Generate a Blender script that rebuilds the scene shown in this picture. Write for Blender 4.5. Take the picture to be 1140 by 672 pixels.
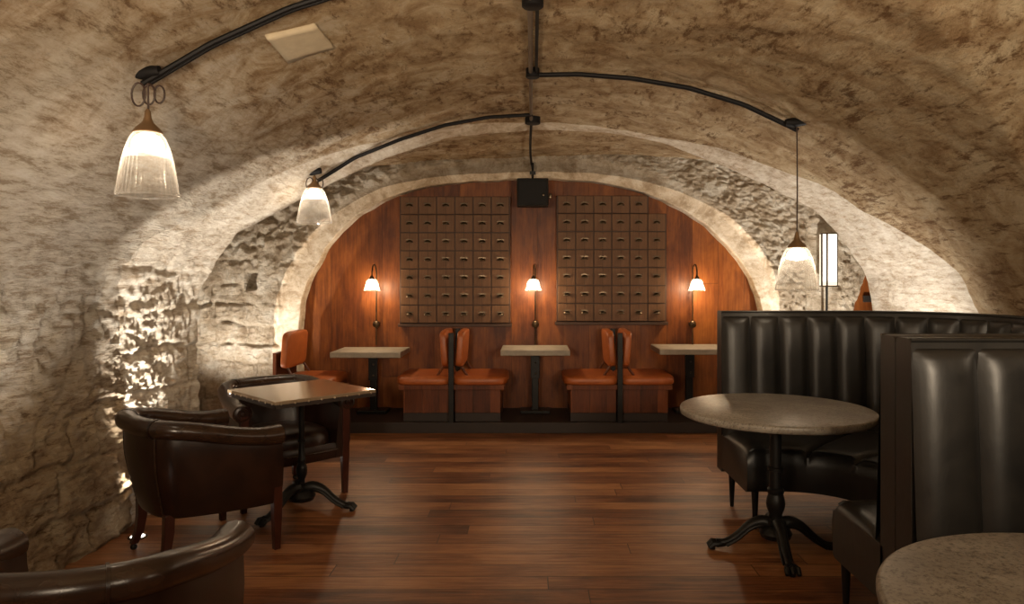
import bpy, bmesh, math, random
import numpy as np
from mathutils import Vector, Matrix, noise, Euler
random.seed(7)
for o in list(bpy.data.objects): bpy.data.objects.remove(o)
SC = bpy.context.scene
COL = SC.collection
PI = math.pi

# ------------------------------------------------------------ camera, world, exposure
W, H, F, CX, CY, CAMZ = 1140, 672, 800.0, 593.0, 310.0, 1.45
cam = bpy.data.cameras.new('camera'); camo = bpy.data.objects.new('camera', cam); COL.objects.link(camo)
cam.sensor_width = 36; cam.lens = F / W * 36
cam.shift_x = -(CX - W / 2) / W; cam.shift_y = (CY - H / 2) / W
camo.location = (0, 0, CAMZ); camo.rotation_euler = (PI / 2, 0, 0); cam.clip_start = 0.05
SC.camera = camo
world = bpy.data.worlds.new('world'); SC.world = world; world.use_nodes = True
world.node_tree.nodes['Background'].inputs[0].default_value = (1, .75, .5, 1)
world.node_tree.nodes['Background'].inputs[1].default_value = 0.02
SC.view_settings.view_transform = 'Standard'; SC.view_settings.look = 'None'
SC.view_settings.gamma = 1; SC.view_settings.use_curve_mapping = False
SC.view_settings.exposure = 0.85
PENDANT_W, SCONCE_W, UP_W, ROOM_W = 3.0, 7.5, 78, 24
WARM = (1, .80, .57)

def light(name, typ, loc, power, color=WARM, **kw):
    l = bpy.data.lights.new(name, typ); l.energy = power; l.color = color
    for k, v in kw.items(): setattr(l, k, v)
    o = bpy.data.objects.new(name, l); COL.objects.link(o); o.location = loc
    return o

# ------------------------------------------------------------ helpers
def tag(o, label=None, cat=None, group=None, kind=None):
    if label: o['label'] = label
    if cat: o['category'] = cat
    if group: o['group'] = group
    if kind: o['kind'] = kind
    return o
def empty(name, loc, label, cat, group=None, rz=0):
    o = bpy.data.objects.new(name, None); COL.objects.link(o); o.empty_display_size = .1
    o.location = loc; o.rotation_euler = (0, 0, rz)
    return tag(o, label, cat, group)
KIDS = {}
class MB:
    def __init__(s): s.v = []; s.f = []
    def add(s, vs, fs):
        n = len(s.v); s.v += [tuple(p) for p in vs]; s.f += [tuple(i + n for i in f) for f in fs]; return s
    def box(s, c, d, bev=0.0, rot=None, seg=2):
        bm = bmesh.new(); bmesh.ops.create_cube(bm, size=1)
        bmesh.ops.scale(bm, vec=d, verts=bm.verts)
        if bev > 0: bmesh.ops.bevel(bm, geom=bm.edges[:], offset=bev, segments=seg, profile=.5, affect='EDGES')
        M = Matrix.Translation(c) @ (Euler(rot).to_matrix().to_4x4() if rot else Matrix.Identity(4))
        bm.verts.index_update()
        s.add([M @ v.co for v in bm.verts], [[v.index for v in f.verts] for f in bm.faces]); bm.free(); return s
    def grid(s, P, cu=False, cv=False):
        nu, nv = len(P), len(P[0]); vs = [p for r in P for p in r]; fs = []
        for i in range(nu if cu else nu - 1):
            for j in range(nv if cv else nv - 1):
                a, b = i, (i + 1) % nu; c, d = j, (j + 1) % nv
                fs.append((a * nv + c, b * nv + c, b * nv + d, a * nv + d))
        return s.add(vs, fs)
    def tube(s, path, r, n=10, caps=True, sx=1.0):
        path = [Vector(p) for p in path]; rs = r if isinstance(r, (list, tuple)) else [r] * len(path)
        P = []; prev = None
        for i, p in enumerate(path):
            t = (path[min(i + 1, len(path) - 1)] - path[max(i - 1, 0)]).normalized()
            if prev is None:
                up = Vector((0, 0, 1)) if abs(t.z) < .9 else Vector((1, 0, 0))
                a = t.cross(up).normalized()
            else: a = (prev - t * prev.dot(t)).normalized()
            prev = a; b = t.cross(a)
            P.append([p + (a * math.cos(2 * PI * k / n) * sx + b * math.sin(2 * PI * k / n)) * rs[i] for k in range(n)])
        n0 = len(s.v); s.grid(P, cv=True)
        if caps:
            s.f.append(tuple(n0 + k for k in range(n))[::-1]); m = n0 + (len(path) - 1) * n
            s.f.append(tuple(m + k for k in range(n)))
        return s
    def lathe(s, prof, c=(0, 0, 0), n=32, caps=True, rot=None):
        R = Euler(rot).to_matrix() if rot else Matrix.Identity(3)
        P = [[Vector(c) + R @ Vector((r * math.cos(2 * PI * k / n), r * math.sin(2 * PI * k / n), z)) for k in range(n)] for r, z in prof]
        n0 = len(s.v); s.grid(P, cv=True)
        if caps:
            s.f.append(tuple(n0 + k for k in range(n))[::-1]); m = n0 + (len(prof) - 1) * n
            s.f.append(tuple(m + k for k in range(n)))
        return s
    def build(s, name, mat, parent=None, smooth=40, sub=0, bev=0):
        me = bpy.data.meshes.new(name); me.from_pydata(s.v, [], s.f); me.validate(); me.update()
        bm = bmesh.new(); bm.from_mesh(me); bmesh.ops.recalc_face_normals(bm, faces=bm.faces); bm.to_mesh(me); bm.free()
        if smooth:
            me.polygons.foreach_set('use_smooth', [True] * len(me.polygons))
            if smooth < 180: me.set_sharp_from_angle(angle=math.radians(smooth))
        me.materials.append(mat)
        o = bpy.data.objects.new(name, me); COL.objects.link(o)
        if parent: o.parent = parent; KIDS.setdefault(parent.name, []).append(o)
        if bev:
            m = o.modifiers.new('bevel', 'BEVEL'); m.width = bev; m.segments = 2; m.limit_method = 'ANGLE'
        if sub:
            m = o.modifiers.new('sub', 'SUBSURF'); m.levels = sub; m.render_levels = sub
        return o
def copy_tree(o, parent=None):
    c = o.copy(); COL.objects.link(c); c.parent = parent
    for ch in KIDS.get(o.name, []):
        k = copy_tree(ch, c); KIDS.setdefault(c.name, []).append(k)
    return c
def crom(pts, n):
    pts = [Vector(p) for p in pts]; out = []
    P = [pts[0] * 2 - pts[1]] + pts + [pts[-1] * 2 - pts[-2]]
    m = len(pts) - 1
    for i in range(n):
        u = i / (n - 1) * m; k = min(int(u), m - 1); t = u - k
        a, b, c, d = P[k:k + 4]
        out.append(.5 * ((2 * b) + (c - a) * t + (2 * a - 5 * b + 4 * c - d) * t * t + (3 * b - a - 3 * c + d) * t ** 3))
    return out
def resample(pts, n):
    pts = [Vector(p) for p in pts]; L = [0]
    for a, b in zip(pts, pts[1:]): L.append(L[-1] + (b - a).length)
    out = []; j = 0
    for i in range(n):
        d = L[-1] * i / (n - 1)
        while j < len(L) - 2 and L[j + 1] < d: j += 1
        t = (d - L[j]) / max(1e-9, L[j + 1] - L[j]); out.append(pts[j].lerp(pts[j + 1], t))
    return out

# ------------------------------------------------------------ materials
class NT:
    def __init__(s, name):
        s.m = bpy.data.materials.new(name); s.m.use_nodes = True; s.t = s.m.node_tree; s.n = s.t.nodes
        s.b = s.n['Principled BSDF']; s.out = s.n['Material Output']
        tc = s.n.new('ShaderNodeTexCoord'); s.co = tc.outputs['Object']
    def new(s, t, **kw):
        x = s.n.new(t)
        for k, v in kw.items(): setattr(x, k, v)
        return x
    def link(s, a, b): s.t.links.new(a, b)
    def val(s, sock, v):
        if hasattr(v, 'links'): s.link(v, sock)
        else: sock.default_value = v
    def map(s, scale=(1, 1, 1), rot=(0, 0, 0), loc=(0, 0, 0), src=None):
        x = s.new('ShaderNodeMapping'); s.link(src or s.co, x.inputs[0])
        x.inputs['Scale'].default_value = scale; x.inputs['Rotation'].default_value = rot; x.inputs['Location'].default_value = loc
        return x.outputs[0]
    def noise(s, scale, vec=None, detail=5, rough=.6, dist=0):
        x = s.new('ShaderNodeTexNoise'); s.link(vec or s.co, x.inputs['Vector'])
        x.inputs['Scale'].default_value = scale; x.inputs['Detail'].default_value = detail
        x.inputs['Roughness'].default_value = rough; x.inputs['Distortion'].default_value = dist
        return x.outputs['Fac']
    def ramp(s, fac, stops):
        x = s.new('ShaderNodeValToRGB'); s.link(fac, x.inputs[0]); e = x.color_ramp.elements
        while len(e) < len(stops): e.new(.5)
        for i, (p, c) in enumerate(stops):
            e[i].position = p; e[i].color = (c if isinstance(c, tuple) else (c, c, c)) + (1,) if not (isinstance(c, tuple) and len(c) == 4) else c
        return x.outputs[0]
    def mix(s, fac, a, b, mode='MIX'):
        x = s.new('ShaderNodeMix', data_type='RGBA', blend_type=mode)
        s.val(x.inputs[0], fac)
        for i, v in ((6, a), (7, b)):
            if hasattr(v, 'links'): s.link(v, x.inputs[i])
            else: x.inputs[i].default_value = (*v, 1) if len(v) == 3 else v
        return x.outputs[2]
    def math(s, op, a, b=0.5):
        x = s.new('ShaderNodeMath', operation=op); s.val(x.inputs[0], a); s.val(x.inputs[1], b); return x.outputs[0]
    def bump(s, h, strength, dist=.01, prev=None):
        x = s.new('ShaderNodeBump'); s.link(h, x.inputs['Height']); x.inputs['Strength'].default_value = strength
        x.inputs['Distance'].default_value = dist
        if prev: s.link(prev, x.inputs['Normal'])
        return x.outputs[0]
    def set(s, **kw):
        for k, v in kw.items():
            k = k.replace('_', ' ')
            if k == 'Base Color' and not hasattr(v, 'links'): v = (*v, 1)
            s.val(s.b.inputs[k], v)
        return s.m

def plaster(name, tone='tan', bumpk=1.0):
    """plastered stone vault: tan, streaked brown; paler low on the flanks"""
    n = NT(name)
    big = n.noise(1.0, detail=5, dist=.4)
    mid = n.noise(4.5, detail=9, rough=.72, dist=.5)
    stroke = n.noise(13.0, vec=n.map(scale=(1.0, .40, 2.2), rot=(.1, .35, .65)), detail=9, rough=.80, dist=.2)
    chips = n.noise(34, vec=n.map(scale=(1, .55, 1.7), rot=(0, .5, .6)), detail=9, rough=.85)
    fine = n.noise(70, detail=5, rough=.7)
    dark, tan, pale, white = (.155, .08, .034), (.36, .255, .155), (.53, .42, .285), (.74, .67, .56)
    if tone == 'tan': a, b_, c_ = (.31, .195, .10), (.49, .35, .205), (.64, .51, .335)
    elif tone == 'left': a, b_, c_ = (.32, .22, .135), (.50, .40, .28), (.66, .58, .46)
    else: a, b_, c_ = (.36, .27, .18), (.56, .46, .34), (.72, .65, .54)
    c1 = n.ramp(mid, [(.38, a), (.50, b_), (.62, c_)])
    k = n.math('ADD', n.math('MULTIPLY', stroke, .80), n.math('MULTIPLY', big, .28))
    lo = {'white': .40, 'tan': .445}.get(tone, .39)
    m1 = n.ramp(k, [(lo, .9), (lo + .075, .0)])                   # brown strokes where the wash has worn
    col = n.mix(m1, c1, dark if tone == 'tan' else (.30, .205, .12))
    m2 = n.ramp(stroke, [(.54, 0.0), (.66, .8)]); col = n.mix(m2, col, pale if tone == 'tan' else white)
    m3 = n.ramp(chips, [(.57, 0.0), (.64, .8)]); col = n.mix(m3, col, (.13, .075, .04))
    sx = n.new('ShaderNodeSeparateXYZ'); n.link(n.co, sx.inputs[0])
    ax = n.math('ABSOLUTE', sx.outputs[0])
    if tone in ('tan', 'white'):
        # paler mix towards the lower flanks; tan tone: left side, fading near the floor
        q = n.math('ADD', n.math('MULTIPLY', sx.outputs[2], -1.0), n.math('MULTIPLY', n.math('SUBTRACT', mid, .5), 1.6))
        if tone == 'tan':
            lx = n.math('MULTIPLY', n.math('LESS_THAN', sx.outputs[0], 0), 1.0)
            wash = n.math('MULTIPLY', n.math('MULTIPLY', n.ramp(n.math('ADD', q, 2.6), [(0.0, 0.0), (.6, .8)]), n.ramp(n.math('ADD', q, 1.2), [(.0, 1.0), (.6, .12)])), lx)
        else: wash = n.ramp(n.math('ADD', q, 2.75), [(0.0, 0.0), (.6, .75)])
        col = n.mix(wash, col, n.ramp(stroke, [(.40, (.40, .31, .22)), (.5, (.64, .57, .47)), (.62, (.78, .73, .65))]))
    h = n.math('ADD', n.math('ADD', stroke, n.math('MULTIPLY', fine, .12)), n.math('MULTIPLY', chips, .55))
    # crusty, pebbly surface of the render
    vo = n.new('ShaderNodeTexVoronoi', feature='F1'); vo.inputs['Scale'].default_value = 26 if tone != 'rough' else 19
    wv = n.new('ShaderNodeVectorMath', operation='ADD'); wn = n.new('ShaderNodeTexNoise'); n.link(n.co, wn.inputs['Vector']); wn.inputs['Scale'].default_value = 11; wn.inputs['Detail'].default_value = 6
    ws = n.new('ShaderNodeVectorMath', operation='SCALE'); n.link(wn.outputs['Color'], ws.inputs[0]); ws.inputs['Scale'].default_value = .12
    n.link(n.co, wv.inputs[0]); n.link(ws.outputs[0], wv.inputs[1]); n.link(wv.outputs[0], vo.inputs['Vector'])
    peb = n.math('SMOOTH_MIN', vo.outputs['Distance'], .55)
    amt = n.ramp(n.noise(2.2, detail=4), [(.42, .12), (.58, 1.0)]) if tone != 'rough' else .9
    h = n.math('SUBTRACT', h, n.math('MULTIPLY', n.math('MULTIPLY', peb, amt), .55 if tone == 'rough' else .3))
    b = n.bump(h, min(1, .9 * bumpk), .06 * bumpk)
    return n.set(Base_Color=col, Roughness=.95, Normal=b, Specular_IOR_Level=.12)

def wood_boards(name, cols, width, length, axis='x', rough=.35, grain=1.0, coat=0.0, gap=.002, gapcol=(.03, .012, .005), tintk=.4, spec=.45):
    """boards along axis x (floor) or z (wall)"""
    n = NT(name)
    rot = (0, 0, 0) if axis == 'x' else (PI / 2, 0, 0)
    sx = n.new('ShaderNodeSeparateXYZ'); n.link(n.co, sx.inputs[0])
    cb = n.new('ShaderNodeCombineXYZ')
    if axis == 'x': n.link(n.math('ADD', sx.outputs[0], 23.3), cb.inputs[0]); n.link(n.math('ADD', sx.outputs[1], 40.0), cb.inputs[1])
    else: n.link(sx.outputs[2], cb.inputs[0]); n.link(n.math('ADD', sx.outputs[0], 31.0), cb.inputs[1])
    s2 = n.new('ShaderNodeSeparateXYZ'); n.link(cb.outputs[0], s2.inputs[0])
    row = n.math('FLOOR', n.math('DIVIDE', s2.outputs[1], width), 0)
    sh = n.math('FRACT', n.math('MULTIPLY', n.math('SINE', n.math('MULTIPLY', row, 12.9898), 0), 437.585), 0)
    c3 = n.new('ShaderNodeCombineXYZ'); n.link(n.math('ADD', s2.outputs[0], n.math('MULTIPLY', sh, length)), c3.inputs[0]); n.link(s2.outputs[1], c3.inputs[1])
    br = n.new('ShaderNodeTexBrick'); n.link(c3.outputs[0], br.inputs['Vector'])
    br.inputs['Scale'].default_value = 1; br.inputs['Brick Width'].default_value = length
    br.inputs['Row Height'].default_value = width; br.inputs['Mortar Size'].default_value = gap
    br.inputs['Mortar Smooth'].default_value = .2; br.inputs['Bias'].default_value = 0
    br.inputs['Color1'].default_value = (0, 0, 0, 1); br.inputs['Color2'].default_value = (1, 1, 1, 1); br.inputs['Mortar'].default_value = (.5, .5, .5, 1)
    br.offset = 0
    # per-board offset for the grain
    tint = br.outputs['Color']; fac = br.outputs['Fac']
    sc = n.new('ShaderNodeVectorMath', operation='ADD'); n.link(cb.outputs[0], sc.inputs[0])
    cb2 = n.new('ShaderNodeCombineXYZ'); n.link(n.math('MULTIPLY', tint, 7.0), cb2.inputs[0]); n.link(n.math('MULTIPLY', tint, 3.0), cb2.inputs[2]); n.link(cb2.outputs[0], sc.inputs[1])
    g = n.noise(4, vec=n.map(scale=(.6, 9, 1), src=sc.outputs[0]), detail=7, rough=.65, dist=.5)
    g2 = n.noise(2.2, vec=n.map(scale=(1, 2.2, 1), src=sc.outputs[0]), detail=5, rough=.6, dist=.3)
    k = n.math('ADD', n.math('MULTIPLY', n.math('SUBTRACT', tint, .5), tintk), n.math('ADD', n.math('MULTIPLY', n.math('SUBTRACT', g, .3), .8 * grain), n.math('ADD', n.math('MULTIPLY', n.math('SUBTRACT', g2, .5), .9), .38)))
    col = n.ramp(k, [(.28, cols[0]), (.55, cols[1]), (.88, cols[2])])
    col = n.mix(fac, col, gapcol)
    h = n.math('SUBTRACT', n.math('ADD', n.math('MULTIPLY', g, .35), n.math('MULTIPLY', g2, .5)), n.math('MULTIPLY', fac, 1.2))
    g3 = n.noise(6, vec=n.map(scale=(.9, 16, 1), src=sc.outputs[0]), detail=6, rough=.75)
    h = n.math('ADD', h, n.math('MULTIPLY', g3, .45))
    b = n.bump(h, .6, .007)
    r = n.math('ADD', n.math('MULTIPLY', g3, .35), rough - .17)
    return n.set(Base_Color=col, Roughness=r, Normal=b, Coat_Weight=coat, Coat_Roughness=.3, Specular_IOR_Level=spec)

def leather(name, c0, c1, rough=.36, crease=.12):
    n = NT(name)
    big = n.noise(5, detail=6, rough=.65, dist=.6); fine = n.noise(170, detail=3)
    col = n.ramp(big, [(.3, c0), (.72, c1)])
    wr = n.noise(16, vec=n.map(scale=(1, 1, .5)), detail=5, dist=1.2)
    b = n.bump(fine, .10, .002, n.bump(wr, crease, .008))
    r = n.math('ADD', n.math('MULTIPLY', big, .12), rough - .05)
    return n.set(Base_Color=col, Roughness=r, Normal=b, Specular_IOR_Level=.5)
def plain(name, c, rough=.5, metal=0.0, bump=0.0, bs=60, spec=.5, var=.25):
    n = NT(name)
    v = n.noise(9, detail=5)
    c2 = tuple(x * (1 - var) for x in c)
    col = n.ramp(v, [(.3, c2), (.7, c)])
    kw = dict(Base_Color=col, Roughness=rough, Metallic=metal, Specular_IOR_Level=spec)
    if bump: kw['Normal'] = n.bump(n.noise(bs, detail=5), bump, .004)
    return n.set(**kw)
def emis(name, c, s):
    n = NT(name); return n.set(Base_Color=(.8, .8, .8), Emission_Color=(*c, 1), Emission_Strength=s)
def stone_top(name):
    n = NT(name)
    big = n.noise(3.5, detail=7, rough=.65, dist=.5); sp = n.noise(70, detail=5, rough=.85)
    col = n.ramp(big, [(.3, (.12, .10, .078)), (.5, (.235, .205, .165)), (.72, (.36, .325, .27))])
    col = n.mix(n.ramp(sp, [(.50, 0.0), (.60, .85)]), col, (.06, .046, .034))
    return n.set(Base_Color=col, Roughness=.42, Normal=n.bump(sp, .15, .002), Specular_IOR_Level=.5)
def glass_shade(name):
    n = NT(name)
    tr = n.new('ShaderNodeBsdfTransparent'); tr.inputs[0].default_value = (.93, .91, .88, 1)
    gl = n.new('ShaderNodeBsdfGlossy'); gl.inputs['Roughness'].default_value = .12
    tl = n.new('ShaderNodeBsdfTranslucent'); tl.inputs[0].default_value = (.95, .93, .9, 1)
    df = n.new('ShaderNodeBsdfDiffuse'); df.inputs[0].default_value = (.85, .82, .78, 1)
    m0 = n.new('ShaderNodeMixShader'); m0.inputs[0].default_value = .35; n.link(tl.outputs[0], m0.inputs[1]); n.link(df.outputs[0], m0.inputs[2])
    lw = n.new('ShaderNodeLayerWeight'); lw.inputs[0].default_value = .45
    f1 = n.math('ADD', n.math('MULTIPLY', lw.outputs['Facing'], .32), .06)
    m1 = n.new('ShaderNodeMixShader'); n.link(f1, m1.inputs[0]); n.link(tr.outputs[0], m1.inputs[1]); n.link(m0.outputs[0], m1.inputs[2])
    m2 = n.new('ShaderNodeMixShader'); m2.inputs[0].default_value = .09; n.link(m1.outputs[0], m2.inputs[1]); n.link(gl.outputs[0], m2.inputs[2])
    n.link(m2.outputs[0], n.out.inputs[0]); return n.m

M = dict(
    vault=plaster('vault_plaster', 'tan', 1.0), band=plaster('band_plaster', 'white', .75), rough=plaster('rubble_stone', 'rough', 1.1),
    lwall=plaster('left_stone', 'left', 1.1), ring=plaster('ring_plaster', 'rough', .35), patch=plain('patch_plaster', (.50, .41, .28), .9, bump=.3, bs=30),
    floor=wood_boards('floor_boards', ((.070, .021, .006), (.20, .072, .024), (.40, .185, .075)), .145, 2.1, 'x', .36, 1.3, gap=.0025, tintk=.36),
    panel=wood_boards('wall_boards', ((.080, .019, .004), (.19, .054, .010), (.36, .122, .024)), .27, 9.0, 'z', .40, .75, tintk=.26, spec=.28, gap=.0015, gapcol=(.04, .012, .004)),
    bench_wood=wood_boards('bench_boards', ((.035, .008, .003), (.10, .026, .008), (.18, .05, .015)), .16, 5.0, 'z', .4, .9, spec=.3),
    drawer=wood_boards('drawer_wood', ((.080, .036, .015), (.12, .057, .026), (.175, .09, .043)), .5, 5.0, 'z', .5, .9, spec=.25),
    drawer_edge=plain('cabinet_wood', (.055, .022, .01), .6), dark_wood=plain('dark_wood', (.02, .010, .006), .6),
    leg_wood=plain('mahogany', (.06, .016, .009), .28, var=.5),
    brown=leather('brown_leather', (.009, .0045, .003), (.030, .0105, .005), .29, .04), brown_roll=leather('brown_leather_roll', (.016, .008, .005), (.045, .021, .011), .25, .03),
    black=leather('black_leather', (.008, .0075, .007), (.021, .0185, .0155), .39, .10), orange=leather('orange_leather', (.28, .062, .012), (.44, .12, .026), .42),
    iron=plain('black_iron', (.010, .009, .008), .40, .2, .3, 80, .3), cap=plain('lamp_cap', (.30, .18, .09), .45, .7), metal=plain('dark_bronze', (.09, .06, .035), .35, .9), brass=plain('aged_brass', (.42, .26, .12), .35, .9),
    pull=plain('cup_pull_metal', (.10, .075, .05), .30, 1.0), stud=plain('nail_metal', (.5, .40, .28), .3, 1.0), cable=plain('cable', (.04, .018, .01), .6),
    conduit=plain('conduit_black', (.006, .005, .005), .6, spec=.2), plastic=plain('black_plastic', (.008, .008, .007), .6, spec=.2),
    stone=stone_top('grey_stone_top'), slab=plain('pale_slab', (.36, .31, .24), .55, 0, .4, 40, var=.4), copper=None,
    glass=glass_shade('ribbed_glass'), bulb=emis('bulb_glow', (1, .86, .66), 3.5), diffuser=emis('lantern_diffuser', (1, .86, .66), .62), spot=emis('spot_lens', (1, .92, .8), 5),
    sign=plain('sign_dark', (.02, .015, .012), .5), pipe=plain('galvanised', (.25, .21, .17), .4, .8),
)
def copper():
    n = NT('copper_top')
    b = n.noise(2.5, detail=6, dist=.4); col = n.ramp(b, [(.35, (.24, .165, .10)), (.65, (.40, .30, .20))])
    return n.set(Base_Color=col, Roughness=.15, Metallic=.3, Specular_IOR_Level=.7)
M['copper'] = copper()

# ------------------------------------------------------------ vault geometry
AL, BL, ZL = 2.42, 1.85, .90        # left quarter ellipse
AR, BR, ZR = 3.15, 2.45, .30        # right quarter ellipse
T1, T2 = .16, .87
def side(y):
    q = 1 - ((y - .9) / 3.0) ** 2
    return (.86 + 2.0 * math.sqrt(q)) if q > 0 else -1
def main_pt(t, y):
    if t < T1: k = t / T1; return (-2.34 - .08 * k, y, ZL * k)
    if t < .5:
        a = (t - T1) / (.5 - T1) * PI / 2
        return (-AL * math.cos(a), y, ZL + BL * math.sin(a))
    zs = min(side(y), 2.68)
    if t < T2:
        a = PI / 2 * (1 - (t - .5) / (T2 - .5)); x, z = AR * math.cos(a), ZR + BR * math.sin(a)
    else: x, z = AR, ZR * (1 - (t - T2) / (1 - T2))
    if zs > z and y < 3.89:
        ai = math.asin(min(1, (zs - ZR) / BR)); ti = .5 + (T2 - .5) * (1 - ai / (PI / 2)); xi = AR * math.cos(ai)
        k = (t - ti) / (1 - ti)
        if k < .55: return (xi + (4.6 - xi) * k / .55, y, zs)
        return (4.6, y, zs * (1 - (k - .55) / .45))
    return (x, y, z)
def px(X, Y, d): return ((X - CX) / F * d, d, CAMZ - (Y - CY) / F * d)
def ell_res(p):
    x, y, z = p
    if x < 0: return (x / AL) ** 2 + (max(z - ZL, 0) / BL) ** 2 - 1
    return (x / AR) ** 2 + (max(z - ZR, 0) / BR) ** 2 - 1
def cast(X, Y):
    lo, hi = .5, 12
    for _ in range(50):
        m = (lo + hi) / 2
        if ell_res(px(X, Y, m)) > 0: hi = m
        else: lo = m
    return px(X, Y, lo)
def t_of(p):
    x, y, z = p
    if x < 0:
        if z < ZL: return T1 * max(z, 0) / ZL
        return T1 + (.5 - T1) * math.atan2((z - ZL) / BL, -x / AL) / (PI / 2)
    if z < ZR: return T2 + (1 - T2) * (1 - max(z, 0) / ZR)
    return .5 + (T2 - .5) * (1 - math.atan2((z - ZR) / BR, x / AR) / (PI / 2))
Gpx = [(135, 300), (160, 273), (190, 256), (238, 232), (286, 208), (333, 185), (400, 162), (480, 145), (592, 136), (680, 143), (740, 154), (816, 169),
       (861, 187), (912, 205), (962, 235), (1003, 258), (1043, 283), (1069, 305), (1084, 340)]
G = [cast(*p) for p in Gpx]
Gt = [0, T1] + [t_of(p) for p in G] + [1]
Gy = [4.2, 4.2] + [p[1] for p in G] + [G[-1][1]]
B = [(-2.36, 5.05, 0), (-2.36, 5.05, .6)] + [px(*q) for q in [(217, 356, 5.05), (221, 323, 5.06), (238, 290, 5.15), (267, 256, 5.3), (300, 240, 5.5),
     (360, 209, 5.8), (430, 176, 6.0), (500, 153, 6.1), (592, 143.5, 6.1), (680, 147, 6.1), (740, 160, 6.1), (816, 189, 6.1), (866, 212, 6.1), (907, 233, 6.1),
     (937, 263, 6.1), (962, 303, 6.1), (970, 340, 6.1)]] + [(2.92, 6.1, .5), (2.94, 6.1, 0)]
Bt = [t_of(p) for p in B]
# the whole set of curves must increase in t
for i in range(1, len(Bt)): Bt[i] = max(Bt[i], Bt[i - 1] + .004)
for i in range(1, len(Gt)): Gt[i] = max(Gt[i], Gt[i - 1] + .004)
Bt[0] = 0; Bt[-1] = 1; Gt[-1] = 1
N_ = [(-3.6, 0), (-3.62, .6), (-3.6, 1.2), (-3.4, 1.75), (-2.9, 2.2), (-2.0, 2.56), (-1, 2.66), (0, 2.69), (1.13, 2.71), (2, 2.66), (3, 2.5), (3.9, 2.1), (4.5, 1.3), (4.6, .6), (4.6, 0)]
Nt = [0, .1, .2, .28, .34, .40, .45, .5, .56, .62, .69, .76, .84, .93, 1]

def fbm(p, oct=4, s=1.0):
    a = 1.0; r = 0; f = s; w = 0
    for _ in range(oct): r += a * noise.noise(Vector((p[0] * f, p[1] * f, p[2] * f))); w += a; a *= .55; f *= 2.1
    return r / w
def sm(a, b, x): x = min(1, max(0, (x - a) / (b - a))); return x * x * (3 - 2 * x)
def ridge(p, f): return 1 - 2.2 * abs(noise.noise(Vector((p[0] * f, p[1] * f + 3.7, p[2] * f * 1.3))))
def blocks(u, z, p, ch=.25, cl=.42, gro=.022):
    """height of rough squared rubble in wandering courses"""
    wu = u + .13 * fbm(p, 3, 1.9); wz = z + .12 * fbm((p[0] + 9, p[1], p[2]), 3, 1.5)
    r = math.floor(wz / ch); fz = wz / ch - r
    h1 = (math.sin(r * 12.9898) * 43758.5453) % 1
    L = cl * (.6 + .8 * h1); cu = wu / L + h1 * 5; c = math.floor(cu); fu = cu - c
    h2 = (math.sin(r * 7.13 + c * 3.71) * 9631.17) % 1
    e = min(min(fz, 1 - fz) * ch, min(fu, 1 - fu) * L)
    g = gro * sm(-.25, .25, noise.noise(Vector(p) * 2.3) + .12)
    return (h2 - .5) * .03 - g * (1 - sm(.0, .03, e))
def rubble(p, s=7.0):
    q = Vector((p[0] * s, p[1] * s, p[2] * s * 1.35)) + Vector((fbm(p, 2, 8), fbm(p, 2, 9), fbm(p, 2, 10))) * .5
    d, _ = noise.voronoi(q)
    return min(.5, d[1] - d[0]) / .5
def rough_low(p, u, z, low):
    x, y, zz = p
    v = low * (blocks(u, z, p) + .022 * fbm(p, 4, 5) + .012 * ridge(p, 9) + .007 * ridge(p, 21))
    jag = low * sm(.55, .05, abs(y - 4.35 - .12 * (z - 1) - .1 * fbm(p, 2, 2))) * sm(1.6, 1.2, z) * sm(.05, .2, z)
    if jag > 0: v += jag * (.014 * rubble(p, 17) - .009 + .014 * ridge(p, 18) + .012 * ridge(p, 31) + .008 * ridge(p, 55))
    return v
def disp_vault(p):
    x, y, z = p
    low = sm(1.85, 1.2, z) * sm(-1.6, -2.2, x)
    base = .05 * fbm(p, 3, .8) + .014 * fbm(p, 4, 5)
    st = noise.noise(Vector((p[0] * 5 + p[1] * 3, p[1] * 5, p[2] * 11)))
    base += .007 * st
    if low > 0: base += rough_low(p, y, z, low)
    mid = sm(2.2, 1.8, z) * sm(-1.2, -1.9, x) * .5
    if mid > 0: base += mid * (.02 * fbm(p, 4, 8) + .006 * ridge(p, 17))
    return base
def normals(A):
    du = np.gradient(A, axis=0); dv = np.gradient(A, axis=1); n = np.cross(du, dv)
    return n / np.maximum(np.linalg.norm(n, axis=2, keepdims=True), 1e-9)
def displace(A, fn, sign=1.0):
    n = normals(A) * sign; out = A.copy()
    for i in range(A.shape[0]):
        for j in range(A.shape[1]): out[i, j] += n[i, j] * fn(A[i, j])
    return out
def grid_obj(name, A, mat, parent=None, smooth=True):
    nu, nv = A.shape[:2]
    me = bpy.data.meshes.new(name); idx = np.arange(nu * nv).reshape(nu, nv)
    f = np.stack([idx[:-1, :-1], idx[1:, :-1], idx[1:, 1:], idx[:-1, 1:]], -1).reshape(-1, 4)
    me.from_pydata(A.reshape(-1, 3).tolist(), [], f.tolist()); me.update()
    me.polygons.foreach_set('use_smooth', [smooth] * len(me.polygons)); me.materials.append(mat)
    o = bpy.data.objects.new(name, me); COL.objects.link(o)
    if parent: o.parent = parent
    else: o['kind'] = 'structure'
    return o

NT_ = 640
TT = np.linspace(0, 1, NT_)
gy = np.interp(TT, Gt, Gy)
gy = np.convolve(np.pad(gy, 4, 'edge'), np.ones(9) / 9, 'valid')
rows = np.concatenate([np.linspace(0, .42, 30)[:-1], np.linspace(.42, 1, 320)])
A = np.zeros((NT_, len(rows), 3))
for i, t in enumerate(TT):
    for j, s in enumerate(rows): A[i, j] = main_pt(t, -3 + s * (gy[i] + 3))
Gc = A[:, -1].copy()
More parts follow.
